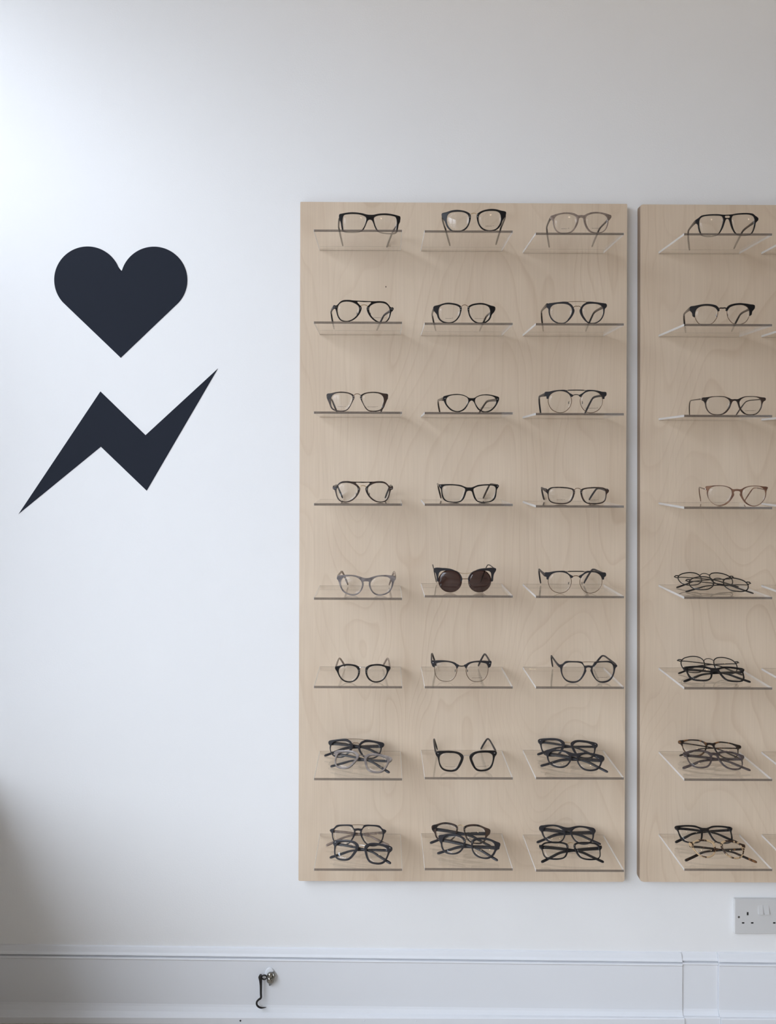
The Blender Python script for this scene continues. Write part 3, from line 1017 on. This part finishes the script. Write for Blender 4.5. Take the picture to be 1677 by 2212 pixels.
def make_glasses(name, model, mat, temple_mat=None, metal='gold_metal', rivet='silver_metal', folded=False, prints=(), bar_mat=None, bridge_mat=None, hinge=None, lens='clear_lens', seed=0):
    m = prep(model)
    temple_mat = temple_mat or mat
    root = empty(name, (0, 0, 0))
    HT = 1.9     # half thickness of an acetate front
    # ---- front
    if 'outer' in m:
        if 'front' not in m['mesh']:
            h = m['outer']
            full = h + mirror(h[-2:0:-1])
            outl = [catmull(full, 5)]
            for s in (1, -1):
                outl.append(catmull([(p.x * s, p.y) for p in m['lens']], 5))
            if 'hole' in m:
                hh = m['hole']
                outl.append(catmull(hh + mirror(hh[-2:0:-1]), 4))
            m['mesh']['front'] = sheet(outl, HT, 0.55, 'frame_front', bend_mm)
        link('frame_front', m['mesh']['front'].copy(), mat, root)
    elif 'rim' in m:
        for s in (1, -1):
            key = ('rim', s)
            if key not in m['mesh']:
                m['mesh'][key] = sheet([catmull([(p.x * s, p.y) for p in m['rim']], 5), catmull([(p.x * s, p.y) for p in m['lens']], 5)], HT, 0.55, 'rim', bend_mm)
            link('rim', m['mesh'][key].copy(), mat, root)
    else:
        for s in (1, -1):
            if 'brow' in m:
                key = ('brow', s)
                if key not in m['mesh']:
                    m['mesh'][key] = sheet([catmull([(p.x * s, p.y) for p in m['brow']], 5)], HT, 0.5, 'brow_piece', bend_mm)
                link('brow_piece', m['mesh'][key].copy(), mat, root)
            key = ('wire', s)
            if key not in m['mesh']:
                P = catmull([(p.x * s, p.y) for p in m['lens']], 5)
                bm = bmesh.new()
                tube_bm(bm, [Vector((p.x, p.y, lens_z(m, p.x, p.y, s) - 0.8)) * 0.001 for p in P], 0.0007 if 'brow' in m else 0.00125, 6, True)
                m['mesh'][key] = mesh_from(bm, 'rim')
            link('rim', m['mesh'][key].copy(), metal if 'brow' in m else mat, root)
    # ---- metalwork
    if 'bridge' in m:
        P, _ = path3(m['bridge'], 1.0)
        tube('bridge', P, m.get('bridge_r', 0.75) * 0.001, bridge_mat or metal, root)
    if 'bar' in m:
        P, full = path3(m['bar'], 0.8)
        r = m['bar_r']
        if isinstance(r, tuple):
            rr = list(r) + list(r[-2::-1])
            R = []
            for i in range(len(P)):
                f = i / 5
                a = min(int(f), len(rr) - 2)
                R.append((rr[a] * (1 - (f - a)) + rr[a + 1] * (f - a)) * 0.001)
        else:
            R = [r * 0.001] * len(P)
        tube('brow_bar', P, R, bar_mat or metal, root)
    if 'ends' in m:
        for s in (1, -1):
            tube('endpiece', [Vector((p.x * s, p.y, wrap(p.x) + (0.5 if i < 2 else -2.5))) * 0.001 for i, p in enumerate(m['ends'])], 0.0013, mat, root)
    for p in m.get('rivets', ()):
        for s in (1, -1):
            bm = bmesh.new()
            ball_bm(bm, Vector((p.x * s, p.y, wrap(p.x) + HT)) * 0.001, 0.00072, 1, 1, 0.5, 8, 5)
            link('rivet', mesh_from(bm, 'rivet'), rivet, root)
    if 'pads' in m:
        p = m['pads']
        for s in (1, -1):
            bm = bmesh.new()
            c = Vector((p.x * s, p.y, wrap(p.x) - 3.5)) * 0.001
            ball_bm(bm, c, 0.0024, 0.42, 1.25, 0.8, 8, 6)
            pad = link('nose_pad', mesh_from(bm, 'nose_pad'), 'nose_pad_plastic', root)
            q = Vector(((p.x - 1.5) * s, p.y + 3.6, wrap(p.x) - 0.5)) * 0.001
            tube('pad_arm', [q, (q + c) / 2 + Vector((0.0012 * s, 0.0012, -0.001)), c], 0.0004, metal, pad, 6)
    # ---- lenses
    for s in (1, -1):
        lo = link('lens', lens_mesh(m, s).copy(), lens, root)
        if lens == 'dark_lens':
            lo['label'] = 'dark brown tinted lens'
        for (ps, ln) in prints:
            if ps == s:
                link('lens_print', print_mesh(m, s, ln, seed * 7 + s), 'print_ink', lo)
    # ---- temples
    for i, s in enumerate((-1, 1)):
        me = temple_folded(m, s, i) if folded else temple_open(m, s)
        t = link('temple', me.copy(), temple_mat, root)
        if hinge:
            bm = bmesh.new()
            ball_bm(bm, Vector(((m['hx'] + 1.2) * s, m['hy'], wrap(m['hx']) - 3.5)) * 0.001, 0.0019, 0.8, 1, 1, 10, 6)
            link('hinge', mesh_from(bm, 'hinge'), hinge, t)
    return root, m


SCALE_MM = 1000.0


def stand(r, c, model, cxp, tip, inset, label, **kw):
    """spectacles standing open on a shelf: bridge at photo x = cxp, middle of the temple tips at photo x = tip"""
    d = 0.121
    inset = min(inset, 30)
    yf = YF + inset / 1000
    D = DCAM + yf
    persp = (cxp - PX) * (D / (D + d) - 1)
    off = ((tip - cxp) - persp) * (D + d) / F
    yaw = -math.asin(max(-0.5, min(0.5, off / d)))
    nm = kw.pop('name', 'eyeglasses')
    root, m = make_glasses(nm, model, seed=r * 5 + c, **kw)
    p = at(cxp, FRONT_Y[r][c], yf)
    root.location = (p.x, yf, SHELF_TOP[(r, c)] + 0.0003)
    root.rotation_euler = (Matrix.Rotation(yaw, 3, 'Z') @ Matrix.Rotation(PI / 2 + TAU, 3, 'X')).to_euler()
    tag(root, label, 'sunglasses' if nm == 'sunglasses' else 'glasses', 'spectacles standing open on the shelves')
    return root


THETA = math.radians(35)


def fold(r, c, model, cxp, inset, yaw, label, theta=None, lift=0.0, **kw):
    th = math.radians(theta) if theta else THETA
    yf = YF + inset / 1000
    root, m = make_glasses('eyeglasses', model, folded=True, seed=r * 5 + c, **kw)
    p = at(cxp, FRONT_Y[r][c], yf)
    # lowest point of the folded frame rests on the shelf
    low = 0.0
    R = Matrix.Rotation(th, 3, 'X')
    for ch in root.children:
        for v in ch.data.vertices:
            low = min(low, (R @ v.co).z)
    root.location = (p.x, yf, SHELF_TOP[(r, c)] + 0.0003 - low + lift)
    root.rotation_euler = (Matrix.Rotation(math.radians(yaw), 3, 'Z') @ R).to_euler()
    tag(root, label, 'glasses', 'folded spectacles lying on the lower shelves')
    return root


Z = ZS


def zx(ox, v):
    return ox + v / Z


GL = []     # (function, row, column, ...)
S_LABELS = {}

STAND = [
    # row, col, model, crop x, cx, tips mid, inset, label, options
    (0, 0, 'rect', 680, 954, 870, 34, 'black rectangular glasses on the top shelf at the left', dict(mat='black_acetate'), 'black rectangular glasses'),
    (0, 1, 'flared', 910, 908, 894, 10, 'black glasses with flared corners and thin gold bridge on the top middle shelf', dict(mat='black_acetate', prints=((1, 18),)), 'black flared glasses'),
    (0, 2, 'keyhole', 1145, 880, 709, 8, 'taupe keyhole glasses with dark temples on the top shelf beside the gap', dict(mat='taupe_acetate', temple_mat='plum_grey_acetate', prints=((1, 20), (-1, 16))), 'taupe keyhole glasses'),
    (0, 3, 'navigator', 1455, 925, 668, 26, 'black navigator glasses with a slot in the bridge, top of the right panel', dict(mat='black_acetate', temple_mat='brown_black_horn'), 'black slot-bridge glasses'),
    (1, 0, 'aviator', 680, 850, 712, 12, 'black aviator glasses on the second shelf down, above the soft square pair', dict(mat='black_acetate', temple_mat='satin_black', prints=((1, 28),)), 'upper black aviator glasses'),
    (1, 1, 'bold_pair', 900, 828, 716, 10, 'bold black glasses with brown temples and four silver rivets beside a thin bridge', dict(mat='black_acetate', temple_mat='brown_black_horn', metal='bronze_metal', prints=((1, 20), (-1, 16))), 'bold black glasses with brown temples'),
    (1, 2, 'bar_pair', 1135, 890, 685, 10, 'black round glasses with a straight wire bar between the brows, second row', dict(mat='satin_black', temple_mat='brown_black_horn', metal='bronze_metal'), 'black round glasses with a wire brow bar'),
    (1, 3, 'half_rim', 1455, 845, 612, 14, 'black and wire half-rim glasses on the right panel, second row', dict(mat='black_acetate', temple_mat='brown_black_horn', metal='bronze_metal', bridge_mat='brown_black_horn'), 'half-rim glasses'),
    (2, 0, 'soft_pair', 675, 775, 802, 12, 'soft square black glasses seen straight on, third row at left', dict(mat='brown_black_horn', metal='bronze_metal', prints=((1, 22), (-1, 17))), 'soft square black glasses'),
    (2, 1, 'cat_eye', 910, 868, 667, 12, 'black oval cat-eye glasses with tortoiseshell temples, third row middle', dict(mat='black_acetate', temple_mat='brown_black_horn', prints=((1, 29),)), 'black cat-eye glasses'),
    (2, 2, 'club_bar', 1135, 872, 654, 12, 'round wire glasses with black brows and double bridge, third row', dict(mat='satin_black', metal='bronze_metal', bar_mat='black_metal', bridge_mat='black_metal', prints=((1, 29),)), 'double-bridge browline glasses of the third row'),
    (2, 3, 'slim', 1467, 955, 595, 14, 'thin dark brown glasses with wire temples and silver hinge, right panel third row', dict(mat='brown_black_horn', temple_mat='brown_black_horn', hinge='silver_metal', prints=((1, 24),)), 'thin dark brown glasses'),
    (3, 0, 'aviator', 675, 870, 888, 36, 'dark grey aviator glasses on the fourth shelf down at left', dict(mat='brown_black_horn', temple_mat='black_acetate'), 'lower dark aviator glasses'),
    (3, 1, 'office', 910, 828, 712, 32, 'black wide rectangular glasses with silver corner pins, fourth row middle', dict(mat='black_acetate', temple_mat='brown_black_horn', prints=((1, 29),)), 'black glasses with silver corner pins'),
    (3, 2, 'rect_pair', 1140, 860, 680, 32, 'dark rounded rectangular glasses with thin arched metal bridge, fourth row', dict(mat='brown_black_horn', temple_mat='satin_black', metal='bronze_metal', prints=((1, 20), (-1, 17))), 'rounded rectangular glasses with arched bridge'),
    (3, 3, 'thin_keyhole', 1467, 998, 754, 16, 'light brown round keyhole glasses on the right panel', dict(mat='brown_acetate', hinge='silver_metal'), 'light brown round glasses'),
    (4, 0, 'thick_keyhole', 680, 890, 928, 25, 'grey horn-patterned chunky glasses on the fifth shelf down', dict(mat='grey_horn', temple_mat='taupe_acetate'), 'grey horn glasses'),
    (4, 1, 'sun_cat', 905, 797, 690, 36, 'dark cat-eye sunglasses, the only pair with tinted lenses', dict(name='sunglasses', mat='satin_black', temple_mat='black_metal', metal='bronze_metal', bar_mat='gold_metal', lens='dark_lens', hinge='gold_metal'), 'dark cat-eye sunglasses'),
    (4, 2, 'club_bar', 1135, 868, 648, 24, 'round wire glasses with black brows and grey temple, right of the sunglasses', dict(mat='satin_black', temple_mat='satin_black', metal='bronze_metal', bar_mat='black_metal', bridge_mat='bronze_metal'), 'browline glasses beside the sunglasses'),
    (5, 0, 'panto_pair', 675, 868, 888, 26, 'small round black glasses with pale temples curving up behind, sixth row', dict(mat='black_acetate', temple_mat='taupe_acetate', metal='silver_metal'), 'small round black glasses'),
    (5, 1, 'club', 905, 735, 665, 34, 'black and wire browline glasses with bright silver corner pin, below the sunglasses', dict(mat='satin_black', metal='bronze_metal', bridge_mat='black_metal', prints=((1, 22),)), 'browline glasses below the sunglasses'),
    (5, 2, 'round_bar', 1145, 1005, 757, 27, 'round black glasses with brown wire brow bar overhanging right, sixth row', dict(mat='satin_black', metal='bronze_metal', prints=((1, 28),)), 'round black double-bridge glasses'),
    (6, 1, 'square_pair', 905, 820, 700, 32, 'black open glasses standing between two shelves of folded pairs', dict(mat='black_acetate', temple_mat='satin_black', metal='silver_metal', prints=((1, 28), (-1, 20))), 'single open black glasses'),
]
FOLD = [
    (4, 3, 'wire', 1455, 610, 100, -3, 'thin black metal folded glasses, rear pair of two on the fifth shelf', dict(mat='black_metal', metal='black_metal')),
    (4, 3, 'wire', 1455, 800, 30, -16, 'thin black metal folded glasses, front pair of two on the fifth shelf', dict(mat='black_metal', metal='black_metal')),
    (5, 3, 'wire', 1455, 655, 84, -8, 'round thin black folded glasses lying behind a thick rectangular pair', dict(mat='black_metal', metal='gunmetal', theta=46)),
    (5, 3, 'office', 1455, 780, 20, -5, 'thick black rectangular folded glasses in front of a round wire pair', dict(mat='black_acetate', rivet='gunmetal')),
    (6, 0, 'bar_pair', 675, 720, 102, -6, 'dark grey folded glasses with wire brow bar, behind the pale grey pair', dict(mat='satin_black', metal='bronze_metal', theta=38)),
    (6, 0, 'square_pair', 675, 785, 27, -17, 'pale grey folded glasses with black temples, front of the left shelf', dict(mat='stone_grey_acetate', temple_mat='satin_black', metal='gunmetal', rivet='stone_grey_acetate')),
    (6, 2, 'square_pair', 1145, 660, 100, -11, 'black folded glasses with thin gold bridge, rear pair on the seventh shelf', dict(mat='satin_black', metal='gold_metal', theta=38)),
    (6, 2, 'thick_keyhole', 1145, 755, 27, -16, 'black folded keyhole glasses, front pair on the seventh shelf', dict(mat='satin_black')),
    (6, 3, 'slim', 1455, 660, 104, -13, 'dark tortoiseshell folded glasses, rear pair on the right panel', dict(mat='dark_tortoiseshell', theta=40)),
    (6, 3, 'keyhole', 1455, 765, 34, -7, 'plum grey folded glasses in front of a dark tortoiseshell pair', dict(mat='plum_grey_acetate')),
    (7, 0, 'round_bar', 675, 775, 86, -1, 'dark round folded glasses with wire brow bar, rear pair on the bottom left shelf', dict(mat='satin_black', temple_mat='taupe_acetate', metal='bronze_metal', theta=40)),
    (7, 0, 'square_pair', 675, 800, 16, -12, 'dark grey folded glasses with metal bridge, front pair on the bottom left shelf', dict(mat='satin_black', metal='silver_metal')),
    (7, 1, 'bold_pair', 905, 715, 92, -8, 'dark brown folded glasses with gold bridge, rear pair on the bottom middle shelf', dict(mat='brown_black_horn', temple_mat='satin_black', metal='gold_metal', theta=40)),
    (7, 1, 'flared', 905, 825, 34, -15, 'black folded glasses with flared corners, front pair on the bottom middle shelf', dict(mat='satin_black', metal='gunmetal')),
    (7, 2, 'thick_keyhole', 1140, 720, 100, -5, 'thick black folded keyhole glasses, rear pair on the bottom shelf beside the gap', dict(mat='satin_black', theta=33)),
    (7, 2, 'rect_pair', 1140, 785, 20, -1, 'black rectangular folded glasses with gold bridge, front pair on the bottom shelf', dict(mat='black_acetate', metal='gold_metal', theta=42)),
    (7, 3, 'office', 1455, 605, 100, -2, 'black rectangular folded glasses lying behind the blonde tortoiseshell pair', dict(mat='black_acetate', temple_mat='black_acetate', rivet='gunmetal', theta=40)),
    (7, 3, 'panto_pair', 1455, 830, 21, -4, 'blonde tortoiseshell folded glasses on the bottom shelf of the right panel', dict(mat='light_tortoiseshell', temple_mat='dark_tortoiseshell', metal='gunmetal')),
]
SHELF_LABEL = {
    (4, 3): 'clear acrylic shelf under two thin black wire pairs on the right panel',
    (5, 3): 'clear acrylic shelf under a round wire pair and a thick black pair',
    (6, 0): 'clear acrylic shelf under the pale grey folded glasses',
    (6, 2): 'clear acrylic shelf in the seventh row with two black folded pairs',
    (6, 3): 'clear acrylic shelf under the plum grey and dark tortoiseshell folded pairs',
    (7, 0): 'clear acrylic shelf at the bottom left with two dark folded pairs',
    (7, 1): 'clear acrylic shelf in the bottom row middle with two folded pairs',
    (7, 2): 'clear acrylic shelf in the bottom row beside the gap between panels',
    (7, 3): 'clear acrylic shelf under the blonde tortoiseshell glasses',
}
for s in STAND:
    SHELF_LABEL[(s[0], s[1])] = 'clear acrylic shelf under the ' + s[9]
for r in range(8):
    SHELF_LABEL[(r, 4)] = 'clear acrylic shelf cut off at the right photo edge, %s row' % ROWN[r]
    for c in range(5):
        make_shelf(r, c, SHELF_LABEL[(r, c)])
for (r, c, model, ox, cxz, tipz, inset, label, kw, _) in STAND:
    stand(r, c, model, zx(ox, cxz), zx(ox, tipz), inset, label, **kw)
for (r, c, model, ox, cxz, inset, yaw, label, kw) in FOLD:
    fold(r, c, model, zx(ox, cxz), inset, yaw, label, **kw)

# ------------------------------------------------------------------ double power socket
YS = -0.0085
so = at(1653.6, 1980.2, YS)
sock = empty('power_socket', (so.x, 0, so.z))
tag(sock, 'white double power socket low on the wall at the right edge', 'power socket')


def srel(px, py):
    p = at(px, py, YS)
    return p.x - so.x, p.z - so.z


box('faceplate', (-0.0735, 0.0735, -0.0085, 0.0, -0.0418, 0.0418), 'white_socket_plastic', sock, 0.0022, 2)
for shift in (0.0, 67.3):
    for (px, py, w, h) in ((1615.8, 1973.7, 4.2, 7.4), (1606, 1993.6, 5.8, 3.6), (1625.6, 1993.6, 5.8, 3.6)):
        x, z = srel(px + shift, py)
        w2, h2 = w * 0.00055, h * 0.00055
        o = box('pin_slot', (x - w2, x + w2, -0.00865, -0.004, z - h2, z + h2), 'socket_hole_black', sock, 0.0004, 1)
        o['label'] = 'dark pin slot'
for px in (1596.6, 1710.6):
    x, z = srel(px, 1981)
    bm = bmesh.new()
    ball_bm(bm, (x, -0.0085, z), 0.0027, 1, 0.25, 1)
    link('screw', mesh_from(bm, 'screw'), 'screw_steel', sock)
for px in (1643.4, 1656.4):
    x, z = srel(px, 1963.5)
    bm = bmesh.new()
    w2, h2 = 0.0054, 0.0118
    vs = [bm.verts.new(v) for v in ((x - w2, -0.0080, z + h2), (x + w2, -0.0080, z + h2), (x + w2, -0.0125, z - h2), (x - w2, -0.0125, z - h2),
                                     (x - w2, -0.006, z + h2), (x + w2, -0.006, z + h2), (x + w2, -0.006, z - h2), (x - w2, -0.006, z - h2))]
    for f in ((0, 1, 2, 3), (4, 7, 6, 5), (0, 4, 5, 1), (1, 5, 6, 2), (2, 6, 7, 3), (3, 7, 4, 0)):
        bm.faces.new([vs[i] for i in f])
    link('rocker_switch', mesh_from(bm, 'rocker_switch'), 'white_socket_plastic', sock)

# ------------------------------------------------------------------ old cabin hook on the skirting
YH = -0.0115


def hp(px, py, off):
    p = at(px, py, YH - off)
    return Vector((p.x, YH - off, p.z))


h0 = hp(583, 2109, 0)
hook = empty('cabin_hook', h0)
tag(hook, 'old dark iron cabin hook hanging from the skirting board', 'hook')
bm = bmesh.new()
ball_bm(bm, hp(583, 2106, 0.001) - h0, 0.0125, 0.95, 0.22, 1.45, 16, 10)
link('backplate', mesh_from(bm, 'backplate'), 'gloss_trim_paint', hook)['label'] = 'backplate clogged with white paint'
bm = bmesh.new()
ball_bm(bm, hp(584, 2106, 0.007) - h0, 0.0072, 1.05, 0.9, 0.9, 14, 8)
ball_bm(bm, hp(583, 2117, 0.006) - h0, 0.0078, 0.95, 0.8, 1.1, 14, 8)
tube_bm(bm, [hp(590, 2100, 0.003) - h0, hp(592.5, 2108, 0.009) - h0, hp(589, 2120, 0.009) - h0, hp(583, 2127, 0.003) - h0], 0.003, 8)
link('staple', mesh_from(bm, 'staple'), 'bright_worn_iron', hook)
bm = bmesh.new()
ring = [hp(571 + 5.5 * math.cos(a * PI / 8), 2111 + 4.5 * math.sin(a * PI / 8), 0.010) - h0 for a in range(16)]
tube_bm(bm, ring, 0.0017, 8, True)
link('eye_ring', mesh_from(bm, 'eye_ring'), 'wrought_iron', hook)
pts = [(564, 2106), (562.5, 2111), (563.2, 2118), (563.8, 2130), (563.8, 2145), (563.6, 2156), (559.5, 2159), (555.2, 2164), (555, 2170), (558.5, 2174.5), (564, 2177), (570, 2176.6), (575.5, 2176)]
rad = [0.0032, 0.0048, 0.0038, 0.0029, 0.0026, 0.0025, 0.0023, 0.0023, 0.0023, 0.0022, 0.0020, 0.0013, 0.0006]
P = [hp(x, y, 0.011) - h0 for x, y in pts]
Pd = catmull(P, 4, closed=False)
Rd = []
for i in range(len(Pd)):
    f = i / 4
    a = min(int(f), len(rad) - 2)
    Rd.append(rad[a] * (1 - (f - a)) + rad[a + 1] * (f - a))
bm = bmesh.new()
tube_bm(bm, Pd, Rd, 10)
link('hook_rod', mesh_from(bm, 'hook_rod'), 'wrought_iron', hook)

# ------------------------------------------------------------------ light
world = bpy.data.worlds.new('sky')
scene.world = world
world.use_nodes = True
nt = world.node_tree
bg = nt.nodes['Background']
tc = node(nt, 'ShaderNodeTexCoord')
sp = node(nt, 'ShaderNodeSeparateXYZ')
nt.links.new(tc.outputs['Generated'], sp.inputs[0])
mr = node(nt, 'ShaderNodeMapRange')
mr.inputs['From Min'].default_value = -1
mr.inputs['From Max'].default_value = 1
nt.links.new(sp.outputs['Z'], mr.inputs['Value'])
# street and house fronts below and at the horizon, bright overcast sky above
r = ramp(nt, [(0.40, (0.10, 0.10, 0.105)), (0.50, (0.195, 0.205, 0.228)), (0.62, (0.69, 0.765, 0.885)), (0.82, (0.915, 1.01, 1.165))])
nt.links.new(mr.outputs[0], r.inputs['Fac'])
nt.links.new(r.outputs['Color'], bg.inputs['Color'])
bg.inputs['Strength'].default_value = 9.6


def portal(name, loc, rot, w, h):
    pl = bpy.data.lights.new(name, 'AREA')
    pl.shape = 'RECTANGLE'
    pl.size = w
    pl.size_y = h
    pl.cycles.is_portal = True
    po = bpy.data.objects.new(name, pl)
    COL.objects.link(po)
    po.location = loc
    po.rotation_euler = rot


portal('window_portal', (RX0 - WT - 0.005, (WY0 + WY1) / 2, (WZ0 + WZ1) / 2), (PI / 2, 0, -PI / 2), WY1 - WY0, WZ1 - WZ0)


def lamp(name, loc, watts, col, radius):
    l = bpy.data.lights.new(name, 'POINT')
    l.energy = watts
    l.color = col
    l.shadow_soft_size = radius
    o = bpy.data.objects.new(name, l)
    COL.objects.link(o)
    o.location = loc
    return o


for x in (0.05, 0.75, 1.6):
    lamp('ceiling_spotlight', (x, -0.55, H - 0.12), 1.0, (1.0, 0.76, 0.50), 0.025)
for x in (0.6, 2.2):
    lamp('ceiling_lamp', (x, -2.6, H - 0.25), 2.0, (1.0, 0.84, 0.66), 0.08)

# ------------------------------------------------------------------ render look
scene.view_settings.view_transform = 'Standard'
scene.view_settings.look = 'None'
scene.view_settings.gamma = 1.0
scene.view_settings.use_curve_mapping = False
scene.view_settings.exposure = 0.0
cy = scene.cycles
cy.max_bounces = 14
cy.diffuse_bounces = 6
cy.glossy_bounces = 6
cy.transmission_bounces = 12
cy.transparent_max_bounces = 48
cy.sample_clamp_indirect = 6.0
cy.use_denoising = True
